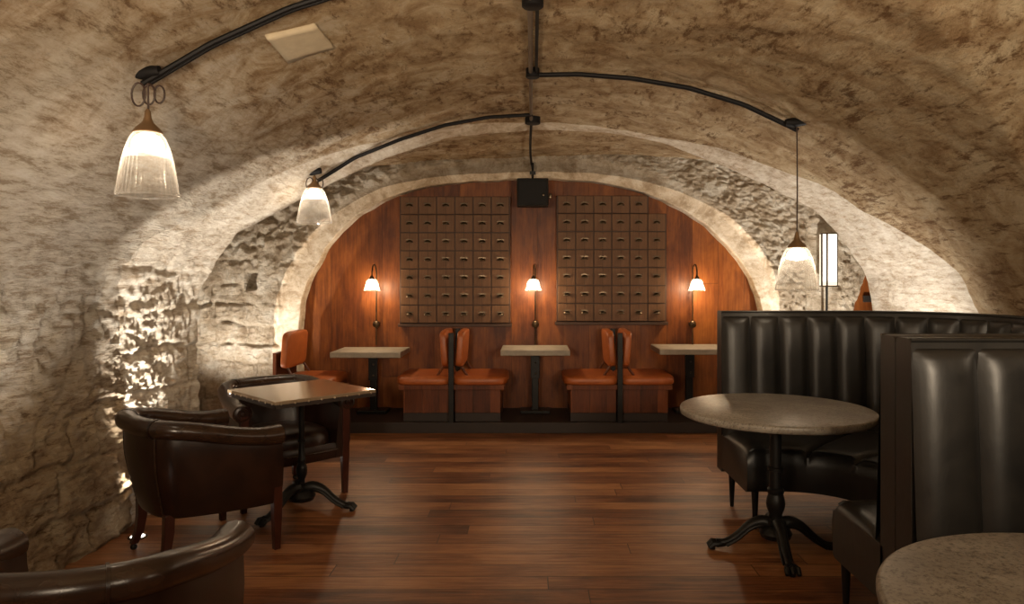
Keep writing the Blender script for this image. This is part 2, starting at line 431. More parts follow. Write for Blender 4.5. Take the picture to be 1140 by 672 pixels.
# arch band from G to B
bc = np.stack([np.interp(TT, Bt, [b[k] for b in B]) for k in range(3)], -1)
for k in range(3): bc[:, k] = np.convolve(np.pad(bc[:, k], 3, 'edge'), np.ones(7) / 7, 'valid')
NB = 90
Bd = np.zeros((NT_, NB, 3))
for j in range(NB):
    s = j / (NB - 1); Bd[:, j] = Gc * (1 - s) + bc * s
# niche vault from B to N
nc = np.stack([np.interp(TT, Nt, [q[0] for q in N_]), np.full(NT_, 7.4), np.interp(TT, Nt, [q[1] for q in N_])], -1)
NN = 50
Nd = np.zeros((NT_, NN, 3))
for j in range(NN):
    s = j / (NN - 1); q = bc * (1 - s) + nc * s
    Nd[:, j] = q
def disp_band(p):
    x, y, z = p
    v = .035 * fbm(p, 3, .9) + .014 * fbm(p, 4, 5)
    low = sm(1.85, 1.2, z) * sm(-1.6, -2.2, x)
    if low > 0: v += rough_low(p, y, z, low)
    return v
full = np.concatenate([A, Bd[:, 1:]], axis=1)
nA = normals(full)
sgn = 1.0 if nA[NT_ // 2, 100, 2] < 0 else -1.0        # inward = downward at the crown
nA *= sgn
na = A.shape[1]
for i in range(NT_):
    if not (.0 <= i / NT_ <= 1): continue
    for j in range(full.shape[1]):
        p = full[i, j]; w = sm(na - 12, na + 12, j)
        d = disp_vault(p) * (1 - w) + disp_band(p) * w
        full[i, j] = p + nA[i, j] * d
i1 = int(NT_ * .235); i2 = int(NT_ * .80)
grid_obj('wall_left', full[:i1 + 1, :na], M['vault'])
grid_obj('ceiling', full[i1:i2 + 1, :na], M['vault'])
grid_obj('wall_right', full[i2:, :na], M['vault'])
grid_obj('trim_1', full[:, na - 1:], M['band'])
Nd[:, 0] = full[:, -1]
nn = normals(Nd) * sgn
for i in range(NT_):
    for j in range(1, NN):
        p = Nd[i, j]; Nd[i, j] = p + nn[i, j] * (.03 * fbm(p, 3, 1.2) + .012 * fbm(p, 3, 6)) * min(1, j / 5)
grid_obj('trim_2', Nd, M['vault'])

# stone end wall with the arch opening
YE = 7.32
Ap = [(332, 500), (332, 420), (331, 385), (333, 350), (338, 322), (349, 298), (363, 274), (384, 250), (410, 231), (440, 216), (480, 206), (520, 201), (592, 198), (650, 200),
      (690, 206), (725, 216), (760, 232), (790, 252), (815, 277), (832, 300), (843, 322), (849, 342), (852, 380), (853, 500)]
Aw = [px(X, Y, YE) for X, Y in Ap]; Aw[0] = (Aw[0][0], YE, 0); Aw[-1] = (Aw[-1][0], YE, 0)
Ew = [(-3.75, YE, 0), (-3.75, YE, 1.3), (-3.4, YE, 2.0), (-2.9, YE, 2.4), (-2, YE, 2.75), (-1, YE, 2.82), (0, YE, 2.83), (1.1, YE, 2.85), (2, YE, 2.8), (2.8, YE, 2.6), (3.3, YE, 2.2), (3.45, YE, 1.9), (3.40, YE, 1.52), (3.27, YE, 1.17), (3.25, YE, .6), (3.25, YE, 0)]
NE = 640; NR = 150
Aq = resample(crom(Aw, 400), NE); Eq = resample(Ew, NE)
def at_frac(pts, fr):
    return pts[min(len(pts) - 1, int(round(fr * (len(pts) - 1))))]
# match A and E by angle around the arch centre
def ang(p): return math.atan2(p[2] - .9, p[0] - .1) if p[2] > .9 else (0 + (p[2] - .9) * .6 if p[0] > 0 else PI - (p[2] - .9) * .6)
ea = [-ang(p) for p in Eq]; aa = [-ang(p) for p in Aq]
S = np.zeros((NE, NR, 3))
ex = np.interp(aa, ea, [p[0] for p in Eq]); ez = np.interp(aa, ea, [p[2] for p in Eq])
ez[0] = 0; ez[-1] = 0
for i in range(NE):
    for j in range(NR):
        s = j / (NR - 1); S[i, j] = (Aq[i][0] * (1 - s) + ex[i] * s, YE, Aq[i][2] * (1 - s) + ez[i] * s)
def disp_end(p, dist):
    x, y, z = p
    am = sm(.16, .24, dist)
    if x > 0: am *= 1 - .85 * sm(2.76, 2.82, x) * sm(3.12, 3.06, x) * sm(2.0, 1.9, z)
    v = .02 * fbm(p, 3, 1.5) + .005 * fbm(p, 3, 12)
    v -= .02 * (1 - am)
    if x < 0:
        lowb = sm(1.75, 1.45, z)
        v += am * (blocks(x, z, p, .2, .33, .035) * lowb + (1 - lowb) * (.06 * rubble(p, 5.5) - .02) + .02 * fbm(p, 4, 8) + .010 * ridge(p, 11) + .006 * ridge(p, 25))
        c = sm(.07, .045, abs(x + 2.87 + .02 * noise.noise(Vector(p) * 9))) * sm(.1, .075, abs(z - 1.43))
        v -= .14 * c
    else:
        v += am * (.022 * rubble(p, 11) + .03 * fbm(p, 4, 9) + .016 * ridge(p, 13) + .010 * ridge(p, 27))
        v -= .05 * sm(2.76, 2.82, x) * sm(3.12, 3.06, x) * sm(2.05, 2.0, z)
    return v
for i in range(NE):
    for j in range(NR):
        p = S[i, j].copy(); dist = math.hypot(p[0] - Aq[i][0], p[2] - Aq[i][2])
        jit = (1 - min(1, dist / .2)) * .012
        S[i, j] = (p[0] + jit * noise.noise(Vector((p[0], 3, p[2])) * 7), YE - disp_end(p, dist), p[2] + jit * noise.noise(Vector((p[0], 8, p[2])) * 7))
jr = 0
sof = np.zeros((NE, 6, 3))
for j in range(6):
    s = j / 5; sof[:, j] = S[:, 0]; sof[:, j, 1] = S[:, 0, 1] * s + 7.52 * (1 - s)
S2 = np.concatenate([sof[:, :-1], S], axis=1)
grid_obj('wall_back', S2[:, 32:], M['rough'])
grid_obj('trim_3', S2[:, :33], M['ring'])
# outer right return of the stone pier
ret = np.zeros((NE, 5, 3))
for j in range(5): ret[:, j] = S2[:, -1]; ret[:, j, 1] += j * .05
sel = [i for i in range(NE) if S2[i, -1, 0] > 2.9]
grid_obj('trim_4', ret[sel[0]:], M['rough'])
o = MB().box((.5, 7.55, 1.4), (8.6, .06, 2.9)).build('wall_panelling', M['panel'], smooth=0); o.name = 'wall_far'; tag(o, kind='structure')
o = MB().box((.6, 2.3, -.05), (8.8, 10.8, .1)).build('floor', M['floor'], smooth=0); tag(o, kind='structure')
o = MB().box((.6, -3.05, 1.5), (8.8, .1, 3.2)).build('wall_front', M['vault'], smooth=0); tag(o, kind='structure')
o = MB().box((-.1, 7.13, .05), (4.6, .78, .1), .004).build('trim_5', M['dark_wood'], smooth=0); tag(o, kind='structure')

# pale repair patch on the vault
P = []
for a in range(9):
    r = []
    for b in range(9):
        u, v = a / 8, b / 8
        X = (1 - u) * ((1 - v) * 297 + v * 320) + u * ((1 - v) * 352 + v * 372); Y = (1 - u) * ((1 - v) * 44 + v * 69) + u * ((1 - v) * 31 + v * 53)
        q = Vector(cast(X, Y)); nrm = Vector((-q.x / AL ** 2, 0, -(q.z - ZL) / BL ** 2)).normalized()
        q = q + nrm * (disp_vault(q) + .006); r.append(q)
    P.append(r)
o = MB().grid(P).build('trim_6', M['patch'], smooth=180); tag(o, kind='structure')
md = o.modifiers.new('s', 'SOLIDIFY'); md.thickness = .03; md.offset = 0

def surf(x, y, off=.03):
    z = (ZL + BL * math.sqrt(max(0, 1 - (x / AL) ** 2))) if x < 0 else (ZR + BR * math.sqrt(max(0, 1 - (x / AR) ** 2)))
    q = Vector((x, y, z)); n = Vector((-x / (AL if x < 0 else AR) ** 2, 0, -(z - (ZL if x < 0 else ZR)) / (BL if x < 0 else BR) ** 2)).normalized()
    return q + n * (disp_vault(q) + off)

# ------------------------------------------------------------ conduits and pendants
def box_round(name, loc, parent, r=.045, h=.05):
    return MB().lathe([(r * .9, 0), (r, .004), (r, h * .8), (r * .8, h)], loc, 20).build(name, M['conduit'], parent)
cd = empty('ceiling_conduit', (0, 4.0, 2.7), 'long black conduit running along the crown of the vault towards the speaker', 'conduit')
def rel(pts, o): return [Vector(p) - o.location for p in pts]
pts = [surf(-.012, y) for y in np.linspace(1.2, 5.9, 36)]
MB().tube(rel(pts, cd), .013, 8).build('pipe', M['pipe'], cd)
pts = [surf(.022, y) for y in np.linspace(1.2, 4.4, 26)]
MB().tube(rel(pts, cd), .009, 8).build('pipe', M['conduit'], cd)
pts = [Vector((-.012 - .01 * math.sin(k), y, z)) for k, (y, z) in enumerate([(5.9, surf(0, 5.9).z), (6.3, 2.66), (6.8, 2.63), (7.1, 2.60), (7.16, 2.56)])]
MB().tube(rel(crom(pts, 20), cd), .011, 8).build('cable', M['conduit'], cd)
for y, r in ((3.3, .05), (4.4, .042), (5.8, .062)):
    q = surf(0, y, .0); box_round('junction_box', q - cd.location - Vector((0, 0, .055)), cd, r, .07)

def ribbed(prof, ribs=38, amp=.0028):
    Pn = []; n = ribs * 4
    for r, z in prof:
        Pn.append([Vector(((r + amp * (0, 1, 0, -1)[k % 4]) * math.cos(2 * PI * k / n), (r + amp * (0, 1, 0, -1)[k % 4]) * math.sin(2 * PI * k / n), z)) for k in range(n)])
    return Pn
def pendant(x, y, zb, k_, label, loops=3):
    """zb = bottom rim of the shade; xs = list of x along the vault for the feed conduit"""
    top = surf(x, y, .05); L = top.z - zb
    pr = empty('pendant_lamp', (x, y, top.z), label, 'pendant lamp', 'ribbed glass pendant lamps')
    hz = -(L - .265)                                    # top of glass
    MB().tube([(0, 0, 0), (.002, 0, hz * .5), (0, 0, hz + .06)], .0045, 8).build('cord', M['cable'], pr)
    prof = [(.030, 0), (.056, -.012), (.075, -.035), (.092, -.075), (.108, -.13), (.120, -.19), (.129, -.245), (.134, -.265)]
    prof = [(r * k_, z) for r, z in prof]
    g = MB(); g.grid([[p + Vector((0, 0, hz)) for p in r] for r in ribbed(prof)], cv=True)
    g.build('shade', M['glass'], pr, smooth=180)
    MB().lathe([(r * k_, z) for r, z in ((.134, -.262), (.137, -.268), (.134, -.272), (.130, -.268))], (0, 0, hz), 48, caps=False).build('shade_rim', M['glass'], pr)
    MB().lathe([(.006, .085), (.012, .075), (.014, .05), (.022, .03), (.045, .008), (.058, -.010), (.055, -.014), (.02, -.014)], (0, 0, hz), 28).build('cap', M['cap'], pr)
    MB().lathe([(.020, 0), (.044, -.014), (.058, -.034), (.062, -.058), (.052, -.072), (.012, -.078)], (0, 0, hz - .012), 20).build('bulb', M['bulb'], pr)
    m = MB(); m.tube([(-.07, 0, .03), (-.02, 0, .028), (.05, 0, .035)], [.02, .03, .022], 12)
    m.build('ceiling_hook', M['conduit'], pr)
    m = MB()
    for k in range(loops):
        cxo = -.03 + .035 * k; rr = .035 - .004 * k
        m.tube([(cxo + rr * .8 * math.sin(a), .015 * (k - 1), -.03 - rr + rr * 1.5 * math.cos(a) * .9) for a in np.linspace(0, 2 * PI, 18)], .004, 6, False)
    if loops: m.build('cable_loop', M['cable'], pr)
    lt = light('pendant_light', 'POINT', (0, 0, hz - .09), PENDANT_W, shadow_soft_size=.04); lt.parent = pr
    return pr
def feed(xs, y, label, off=.035):
    p0 = surf(xs[0], y)
    c = empty('lamp_conduit', (xs[0], y, p0.z), label, 'conduit')
    pts = [surf(x, y, off) for x in np.linspace(xs[0], xs[1], 30)]
    pts = [pts[0], pts[5], pts[11], pts[17], pts[23], pts[29]]
    MB().tube(rel(resample(pts, 40), c), .012, 8).build('pipe', M['conduit'], c)
    pts2 = [p + Vector((0, .03, .0)) for p in pts]
    MB().tube(rel(resample(pts2, 40), c), .009, 8).build('pipe', M['conduit'], c)
    return c
pendant(-1.58, 2.95, 1.795, .88, 'large ribbed glass pendant lamp hanging nearest, over the left wall armchairs')
pendant(-1.64, 5.40, 1.875, .95, 'smaller looking ribbed glass pendant lamp hanging beside the timber arch on the left')
pendant(1.60, 4.35, 1.385, .94, 'glass pendant lamp on a long cord above the black curved banquette', 0)
feed((-1.62, 0), 2.95, 'black conduit crossing the left vault to the nearest pendant lamp')
feed((-1.68, 0), 5.55, 'black conduit crossing the left vault to the far pendant lamp')
feed((0, 1.64), 4.40, 'black conduit crossing the right vault to the pendant lamp over the banquette')

# fill lights added out of view; the last is the side bay's lamp
light('unseen_light', 'POINT', (.9, .0, 1.9), ROOM_W, shadow_soft_size=.3)
light('unseen_light', 'POINT', (-1.1, -.4, 1.7), ROOM_W, shadow_soft_size=.3)
light('unseen_light', 'POINT', (3.6, 1.6, 1.9), ROOM_W * .6, shadow_soft_size=.2)

# unseen spots added low in the room to brighten the vault
for x, y, w, t in ((-.9, .3, 165, (-.9, 3.2, 3.2)), (1.2, .3, 160, (1.1, 3.2, 3.2))):
    l = light('ceiling_fill', 'SPOT', (x, y, 1.5), w, WARM, spot_size=math.radians(125), spot_blend=1, shadow_soft_size=.15)
    l.rotation_euler = (Vector(t) - Vector((x, y, 1.5))).to_track_quat('-Z', 'Y').to_euler()

# ------------------------------------------------------------ floor uplights
def uplight(x, y, label, power, tgt, ang=80, vis=True, blend=.8, col=(1, .93, .83)):
    u = empty('floor_uplight', (x, y, 0), label, 'uplight', 'round floor uplights')
    MB().lathe([(.05, 0), (.052, .004), (.048, .007), (.038, .007)], (0, 0, 0), 28).build('bezel', M['pull'], u)
    MB().lathe([(.038, .0065), (.03, .010), (.001, .012)], (0, 0, 0), 28).build('lens', M['spot'], u)
    l = light('uplight', 'SPOT', (0, 0, .035), power, col, spot_size=math.radians(ang), spot_blend=blend, shadow_soft_size=.03)
    l.parent = u; d = Vector(tgt) - Vector((x, y, .03)); l.rotation_euler = d.to_track_quat('-Z', 'Y').to_euler()
    return u
uplight(-2.215, 4.03, 'small glowing uplight sunk in the floor beside the left stone wall', UP_W * 1.9, (-2.02, 4.75, 2.2), 62)
uplight(-1.98, 2.75, 'added unseen floor uplight beside the wall near the closest armchair', UP_W * .7, (-2.3, 3.4, 2.3), 60)  # added out of view to brighten the near left wall
uplight(-2.05, 5.30, 'added floor uplight at the corner of the left alcove behind the armchair', UP_W * .7, (-1.75, 5.35, 2.4), 60)  # extra beam, added to strengthen the glow on the left groin band
uplight(-2.86, 6.5, 'floor uplight inside the left stone alcove', UP_W * 1.5, (-3.0, 7.25, 2.1), 100)
uplight(2.86, 5.3, 'floor uplight behind the black curved banquette under the pale arch', UP_W * 2.0, (2.6, 5.6, 2.0), 95)
uplight(2.85, 6.35, 'floor uplight at the foot of the right stone pier', UP_W * 2.2, (2.85, 7.3, 2.0), 75)

# ------------------------------------------------------------ wall lantern and sign on the pier
wl = empty('wall_lantern', (2.99, 7.27, 1.64), 'tall white box lantern glowing on the rough stone pier at the right', 'wall lamp')
MB().box((0, 0, 0), (.15, .075, .52), .004).build('diffuser', M['diffuser'], wl, smooth=0)
m = MB()
for sx in (-.077, .077): m.box((sx, -.03, 0), (.008, .03, .54))
for sz in (-.265, .265): m.box((0, -.02, sz), (.16, .09, .012))
m.box((-.03, -.045, 0), (.016, .008, .53)); m.build('frame', M['metal'], wl, smooth=0)
MB().tube([(-.03, -.04, -.26), (-.03, -.02, -1.62)], .012, 8).build('pipe', M['iron'], wl)
MB().box((0, .055, 0), (.08, .06, .1)).build('bracket', M['metal'], wl, smooth=0)
sg = MB().box((0, 0, 0), (.22, .03, .07), .004).build('wall_plate', M['sign'], smooth=0); sg.location = (3.56, 7.50, 1.24)
tag(sg, 'small dark plate fixed to the timber wall right of the stone pier', 'plate')

# ------------------------------------------------------------ drawer cabinets on the timber wall
def cabinet(X0, X1, Yt, Yb, label, skip=()):
    yw = 7.50; d = 7.36
    x0 = (X0 - CX) / F * d; x1 = (X1 - CX) / F * d; zt = CAMZ - (Yt - CY) / F * d; zb = CAMZ - (Yb - CY) / F * d
    c = empty('drawer_cabinet', ((x0 + x1) / 2, yw, zb), label, 'drawer cabinet', 'wall-hung drawer cabinets')
    w = x1 - x0; h = zt - zb; cw = w / 6; ch = h / 7
    m = MB()
    m.box((0, -.045, ch * 3), (w + .02, .09, ch * 6))
    m.box((-cw * .5 if skip else 0, -.045, ch * 6.5), (w + .02 - (cw if skip else 0), .09, ch))
    m.build('cabinet_body', M['drawer_edge'], c, smooth=0, bev=.004)
    MB().box((0, -.05, -.02), (w + .05, .12, .03), .003).build('bottom_rail', M['drawer_edge'], c, smooth=0)
    first = None
    for r in range(7):
        for k in range(6):
            if (r, k) in skip: continue
            px_ = -w / 2 + (k + .5) * cw; pz = (r + .5) * ch
            if first is None:
                f = MB().box((0, 0, 0), (cw - .012, .018, ch - .012), .003).build('drawer', M['drawer'], c, smooth=0)
                # frame lip round the front
                mm = MB(); n = 12; Pp = []
                for a in range(n + 1):
                    th = PI * a / n; row = []
                    for b in range(6):
                        ph = PI / 2 * b / 5
                        row.append((.036 * math.cos(th), -.008 - .028 * math.sin(th) * math.sin(ph), -.012 + .030 * math.sin(th) * math.cos(ph)))
                    Pp.append(row)
                mm.grid(Pp); mm.box((0, -.011, .022), (.078, .003, .010))
                hd = mm.build('handle', M['pull'], f); sd = hd.modifiers.new('s', 'SOLIDIFY'); sd.thickness = .002
                first = f
                g = f
            else:
                g = first.copy(); COL.objects.link(g); g.parent = c; KIDS[c.name].append(g)
                hh = KIDS[first.name][0].copy(); COL.objects.link(hh); hh.parent = g
            g.location = (px_, -.095, pz)
    return c
cabinet(445, 567, 218, 360, 'wooden wall cabinet of forty two small drawers left of the black speaker')
cabinet(621, 742, 217, 358, 'wooden wall cabinet of small drawers right of the speaker, top right drawer missing', skip={(6, 5)})

# speaker
sp = empty('speaker', (0, 7.14, 2.30), 'black box speaker hung below the arch crown between the drawer cabinets', 'speaker')
MB().box((0, 0, 0), (.31, .2, .27), .01).build('cabinet', M['plastic'], sp, smooth=0)
MB().box((0, -.102, -.005), (.28, .01, .235), .003).build('grille', M['conduit'], sp, smooth=0)
MB().lathe([(.013, 0), (.013, .006), (.008, .008)], (.105, -.107, -.03), 16, rot=(PI / 2, 0, 0)).build('badge', M['pull'], sp)
m = MB().tube([(0, 0, .13), (0, 0, .30)], .012, 8); m.box((0, 0, .20), (.06, .03, .03)); m.box((0, .09, .28), (.03, .2, .02)); m.build('bracket', M['iron'], sp)
MB().box((.175, 0, -.03), (.03, .05, .05), .006).build('knob', M['pull'], sp)

# ------------------------------------------------------------ booth tables and sconces
def sconce(x, label):
    s = empty('wall_sconce', (x, 7.40, .98), label, 'wall sconce', 'swan neck wall sconces')
    MB().tube([(0, 0, -.21), (0, 0, .55)], .007, 8).build('rod', M['metal'], s)
    MB().lathe([(.038, 0), (.034, .02), (.015, .035)], (0, .0, 0), 20, rot=(PI / 2, 0, 0)).build('wall_rose', M['metal'], s)
    MB().box((0, .055, 0), (.03, .12, .03)).build('mount', M['metal'], s, smooth=0)
    pa = [(0, 0, .46), (-.0, -.005, .56), (-.01, -.03, .61), (-.018, -.08, .60), (-.02, -.11, .54), (-.02, -.115, .47)]
    if x > 1: pa = [(-a, b, c) for a, b, c in pa]
    MB().tube(crom(pa, 20), .007, 8).build('swan_neck', M['metal'], s)
    bx, by = pa[-1][0], pa[-1][1]
    prof = [(.022, 0), (.045, -.012), (.058, -.04), (.066, -.08), (.074, -.105), (.082, -.12)]
    MB().grid([[p + Vector((bx, by, .47)) for p in r] for r in ribbed(prof, 22, .0016)], cv=True).build('shade', M['glass'], s, smooth=180)
    MB().lathe([(.010, .03), (.022, .01), (.024, -.004)], (bx, by, .47), 18).build('cap', M['metal'], s)
    MB().lathe([(.012, 0), (.026, -.02), (.030, -.045), (.020, -.068), (.006, -.078)], (bx, by, .465), 16).build('bulb', M['bulb'], s)
    lt = light('sconce_light', 'POINT', (bx, by, .365), SCONCE_W, (1, .76, .48), shadow_soft_size=.035); lt.parent = s
sconce((419 - CX) / F * 7.4, 'glass shaded wall sconce above the left booth table')
sconce((596 - CX) / F * 7.4, 'glass shaded wall sconce above the middle booth table, below the speaker')
sconce((771 - CX) / F * 7.4, 'glass shaded wall sconce above the right booth table')

def booth_table(x0, x1, z, label):
    xc = (x0 + x1) / 2; t = empty('booth_table', (xc, 7.17, .1), label, 'table', 'stone topped booth tables')
    w = x1 - x0; z -= .1
    n = 10; m = MB(); m.box((0, 0, z - .03), (w, .54, .055), .008); m.build('table_top', M['slab'], t, smooth=0)
    m = MB().box((0, .12, (z - .06) / 2), (.07, .07, z - .06), .006); m.build('column', M['iron'], t, smooth=0)
    MB().box((0, .12, .015), (.3, .22, .03), .006).build('foot_plate', M['iron'], t, smooth=0)
    MB().box((0, .075, z - .20), (.09, .02, .24), .004).build('bracket', M['iron'], t, smooth=0)
    for zz in (z - .16, z - .27): MB().lathe([(.010, 0), (.008, .006), (.001, .009)], (.005, .065, zz), 12, rot=(PI / 2, 0, 0)).build('bolt', M['pull'], t)
booth_table(-1.95, -1.27, .745, 'pale stone booth table on the left below the sconce')
booth_table(-.31, .36, .765, 'pale stone booth table in the middle between the orange benches')
booth_table(1.22, 1.95, .775, 'pale stone booth table on the right, partly behind the black banquette')

# ------------------------------------------------------------ orange benches
def pillow(w, d, h, n=18, e=4.5):
    """rounded upholstered block centred at origin"""
    P = []
    for i in range(n + 1):
        ph = -PI / 2 + PI * i / n; row = []
        cz = math.copysign(abs(math.sin(ph)) ** (2 / e), math.sin(ph)); cr = abs(math.cos(ph)) ** (2 / e)
        for j in range(4 * n):
            th = 2 * PI * j / (4 * n); c, s_ = math.cos(th), math.sin(th)
            row.append(Vector((w / 2 * cr * math.copysign(abs(c) ** (2 / 6), c), d / 2 * cr * math.copysign(abs(s_) ** (2 / 6), s_), h / 2 * cz)))
        P.append(row)
    return P
def put(P, M4): return [[M4 @ p for p in r] for r in P]
def bench(x, sides, label, y0=6.76, y1=7.42):
    b = empty('booth_bench', (x, y0, .1), label, 'booth bench', 'orange leather booth benches')
    L = y1 - y0; ym = L / 2
    for s in sides:
        MB().box((s * .245, ym + .02, .19), (.43, L - .04, .22), .004).build('base', M['bench_wood'], b, smooth=0)
        MB().box((s * .245, ym + .03, .04), (.43, L - .05, .08)).build('plinth', M['dark_wood'], b, smooth=0)
        MB().box((s * .26, ym, .325), (.48, L - .02, .05), .005).build('seat_rail', M['bench_wood'], b, smooth=0)
        Pp = pillow(.53, L + .02, .10); m = MB().grid(put(Pp, Matrix.Translation((s * .265, ym - .01, .385))), cv=True)
        m.build('seat', M['orange'], b, smooth=180)
        Pp = pillow(.078, L * .93, .34, e=7); R = Matrix.Translation((s * .075, ym - .01, .68)) @ Matrix.Rotation(s * .07, 4, 'Y')
        MB().grid(put(Pp, R), cv=True).build('backrest', M['orange'], b, smooth=180)
        for yy in (.08, L - .08):
            MB().tube([(s * .16, yy, .40), (s * .05, yy, .56)], .012, 8).build('brace', M['bench_wood'], b)
    if len(sides) > 1:
        for yy in (-.012, L - .07): MB().box((0, yy, .42), (.05, .04, .84), .004).build('post', M['iron'], b, smooth=0)
    else: MB().box((-.02, L / 2, .36), (.035, L - .06, .60), .004).build('back_panel', M['bench_wood'], b, smooth=0)
    return b
bench(-.765, (-1, 1), 'back-to-back orange leather bench between the left and middle booth tables')
bench(.82, (-1, 1), 'back-to-back orange leather bench between the middle and right booth tables')
bench(-2.37, (1,), 'single orange leather bench against the left stone jamb, behind the armchair', 6.62, 7.26)

# ------------------------------------------------------------ cast iron pedestals
def pedestal(parent, h, feet, ang0, flen=.34, knob=.22, pole=.018, bulb=.034, s=1.0):
    q = pole
    prof = [(bulb * 1.25, .09), (bulb * 1.4, .10), (bulb * 1.4, .12), (bulb, .135), (bulb * 1.15, .15), (bulb * 1.15, .165), (q * 1.15, .18), (q * 1.1, .20), (bulb * .92, knob + .01), (bulb, knob + .035), (bulb * .92, knob + .06), (q * 1.25, knob + .085),
            (q * 1.4, knob + .095), (q * 1.4, knob + .11), (q * 1.1, knob + .12), (q, h * .58), (q * 1.3, h * .585), (q * 1.3, h * .605), (q, h * .61), (q * .95, h - .07), (q * 1.3, h - .06), (q * 1.8, h - .035), (.05, h - .03)]
    MB().lathe([(r * s, z) for r, z in prof], (0, 0, 0), 24).build('column', M['iron'], parent)
    MB().box((0, 0, h - .022), (.34, .34, .014), .004).build('top_plate', M['iron'], parent, smooth=0)
    MB().lathe([(.03, .06), (.075, .075), (.085, .10), (.07, .13), (.045, .15)], (0, 0, 0), 24).build('hub', M['iron'], parent)
    for k in range(feet):
        a = math.radians(ang0 + 360 / feet * k); c, s_ = math.cos(a), math.sin(a)
        pr = [(.02, .14), (.07, .155), (.13, .135), (.20, .075), (.26, .040), (flen - .02, .034)]
        pts = crom([(r * c, r * s_, z) for r, z in pr], 16)
        rad = [.036, .036, .035, .034, .032, .030, .028, .026, .024, .023, .022, .021, .021, .022, .023, .024]
        m = MB().tube(pts, rad, 10)
        for w in (-.017, 0, .017):                     # claw toes
            m.tube([((flen - .04) * c - w * s_, (flen - .04) * s_ + w * c, .036), ((flen) * c - w * 1.5 * s_, flen * s_ + w * 1.5 * c, .034), ((flen + .022) * c - w * 1.7 * s_, (flen + .022) * s_ + w * 1.7 * c, .014)], [.013, .016, .011], 8)
        # side scroll ridge
        for w in (-.022, .022):
            q = crom([(r * c - w * s_, r * s_ + w * c, z - .012) for r, z in pr[:-1]], 12); m.tube(q, .008, 6)
        m.tube([(flen * c, flen * s_, .0), (flen * c, flen * s_, .016)], .015, 8)
        m.build('foot', M['iron'], parent)

t1 = empty('square_table', (-1.44, 4.48, 0), 'square copper topped table set diagonally between the two brown armchairs', 'table')
R45 = Matrix.Rotation(math.radians(45), 3, 'Z')
m = MB().box((0, 0, .75), (.655, .655, .02), .002, rot=(0, 0, PI / 4)); m.build('table_top', M['copper'], t1, smooth=0)
m = MB()
for k in range(4):
    a = PI / 4 + k * PI / 2; m.box((math.cos(a) * .324, math.sin(a) * .324, .738), (.006, .654, .04), rot=(0, 0, a))
m.build('edge_band', M['dark_wood'], t1, smooth=0)
for k in range(4):
    a = PI / 4 + k * PI / 2
    if k in (2, 3, 1, 0):
        for q in range(8):
            w = -.29 + q * .083; p = Vector((math.cos(a) * .328 - math.sin(a) * w, math.sin(a) * .328 + math.cos(a) * w, .742))
            if k in (2, 3): MB().lathe([(.007, 0), (.005, .003), (.001, .0045)], p, 10, rot=(PI / 2, 0, a + PI / 2)).build('stud', M['stud'], t1)
pedestal(t1, .74, 3, 2, .31)
def round_table(x, y, r, label, ang0):
    t = empty('round_table', (x, y, 0), label, 'table', 'round grey stone tables')
    MB().lathe([(.001, .722), (r - .012, .722), (r - .002, .728), (r, .74), (r, .752), (r - .003, .758), (r - .012, .762), (.001, .762)], (0, 0, 0), 96, caps=False).build('table_top', M['stone'], t, smooth=50)
    pedestal(t, .722 + .014, 4, ang0, .33, .22, .031, .050); return t
round_table(1.295, 3.83, .50, 'round grey stone table with claw foot base in front of the far banquette', 175)
round_table(1.27, 1.43, .53, 'round speckled stone table cut off by the bottom right corner', 160)

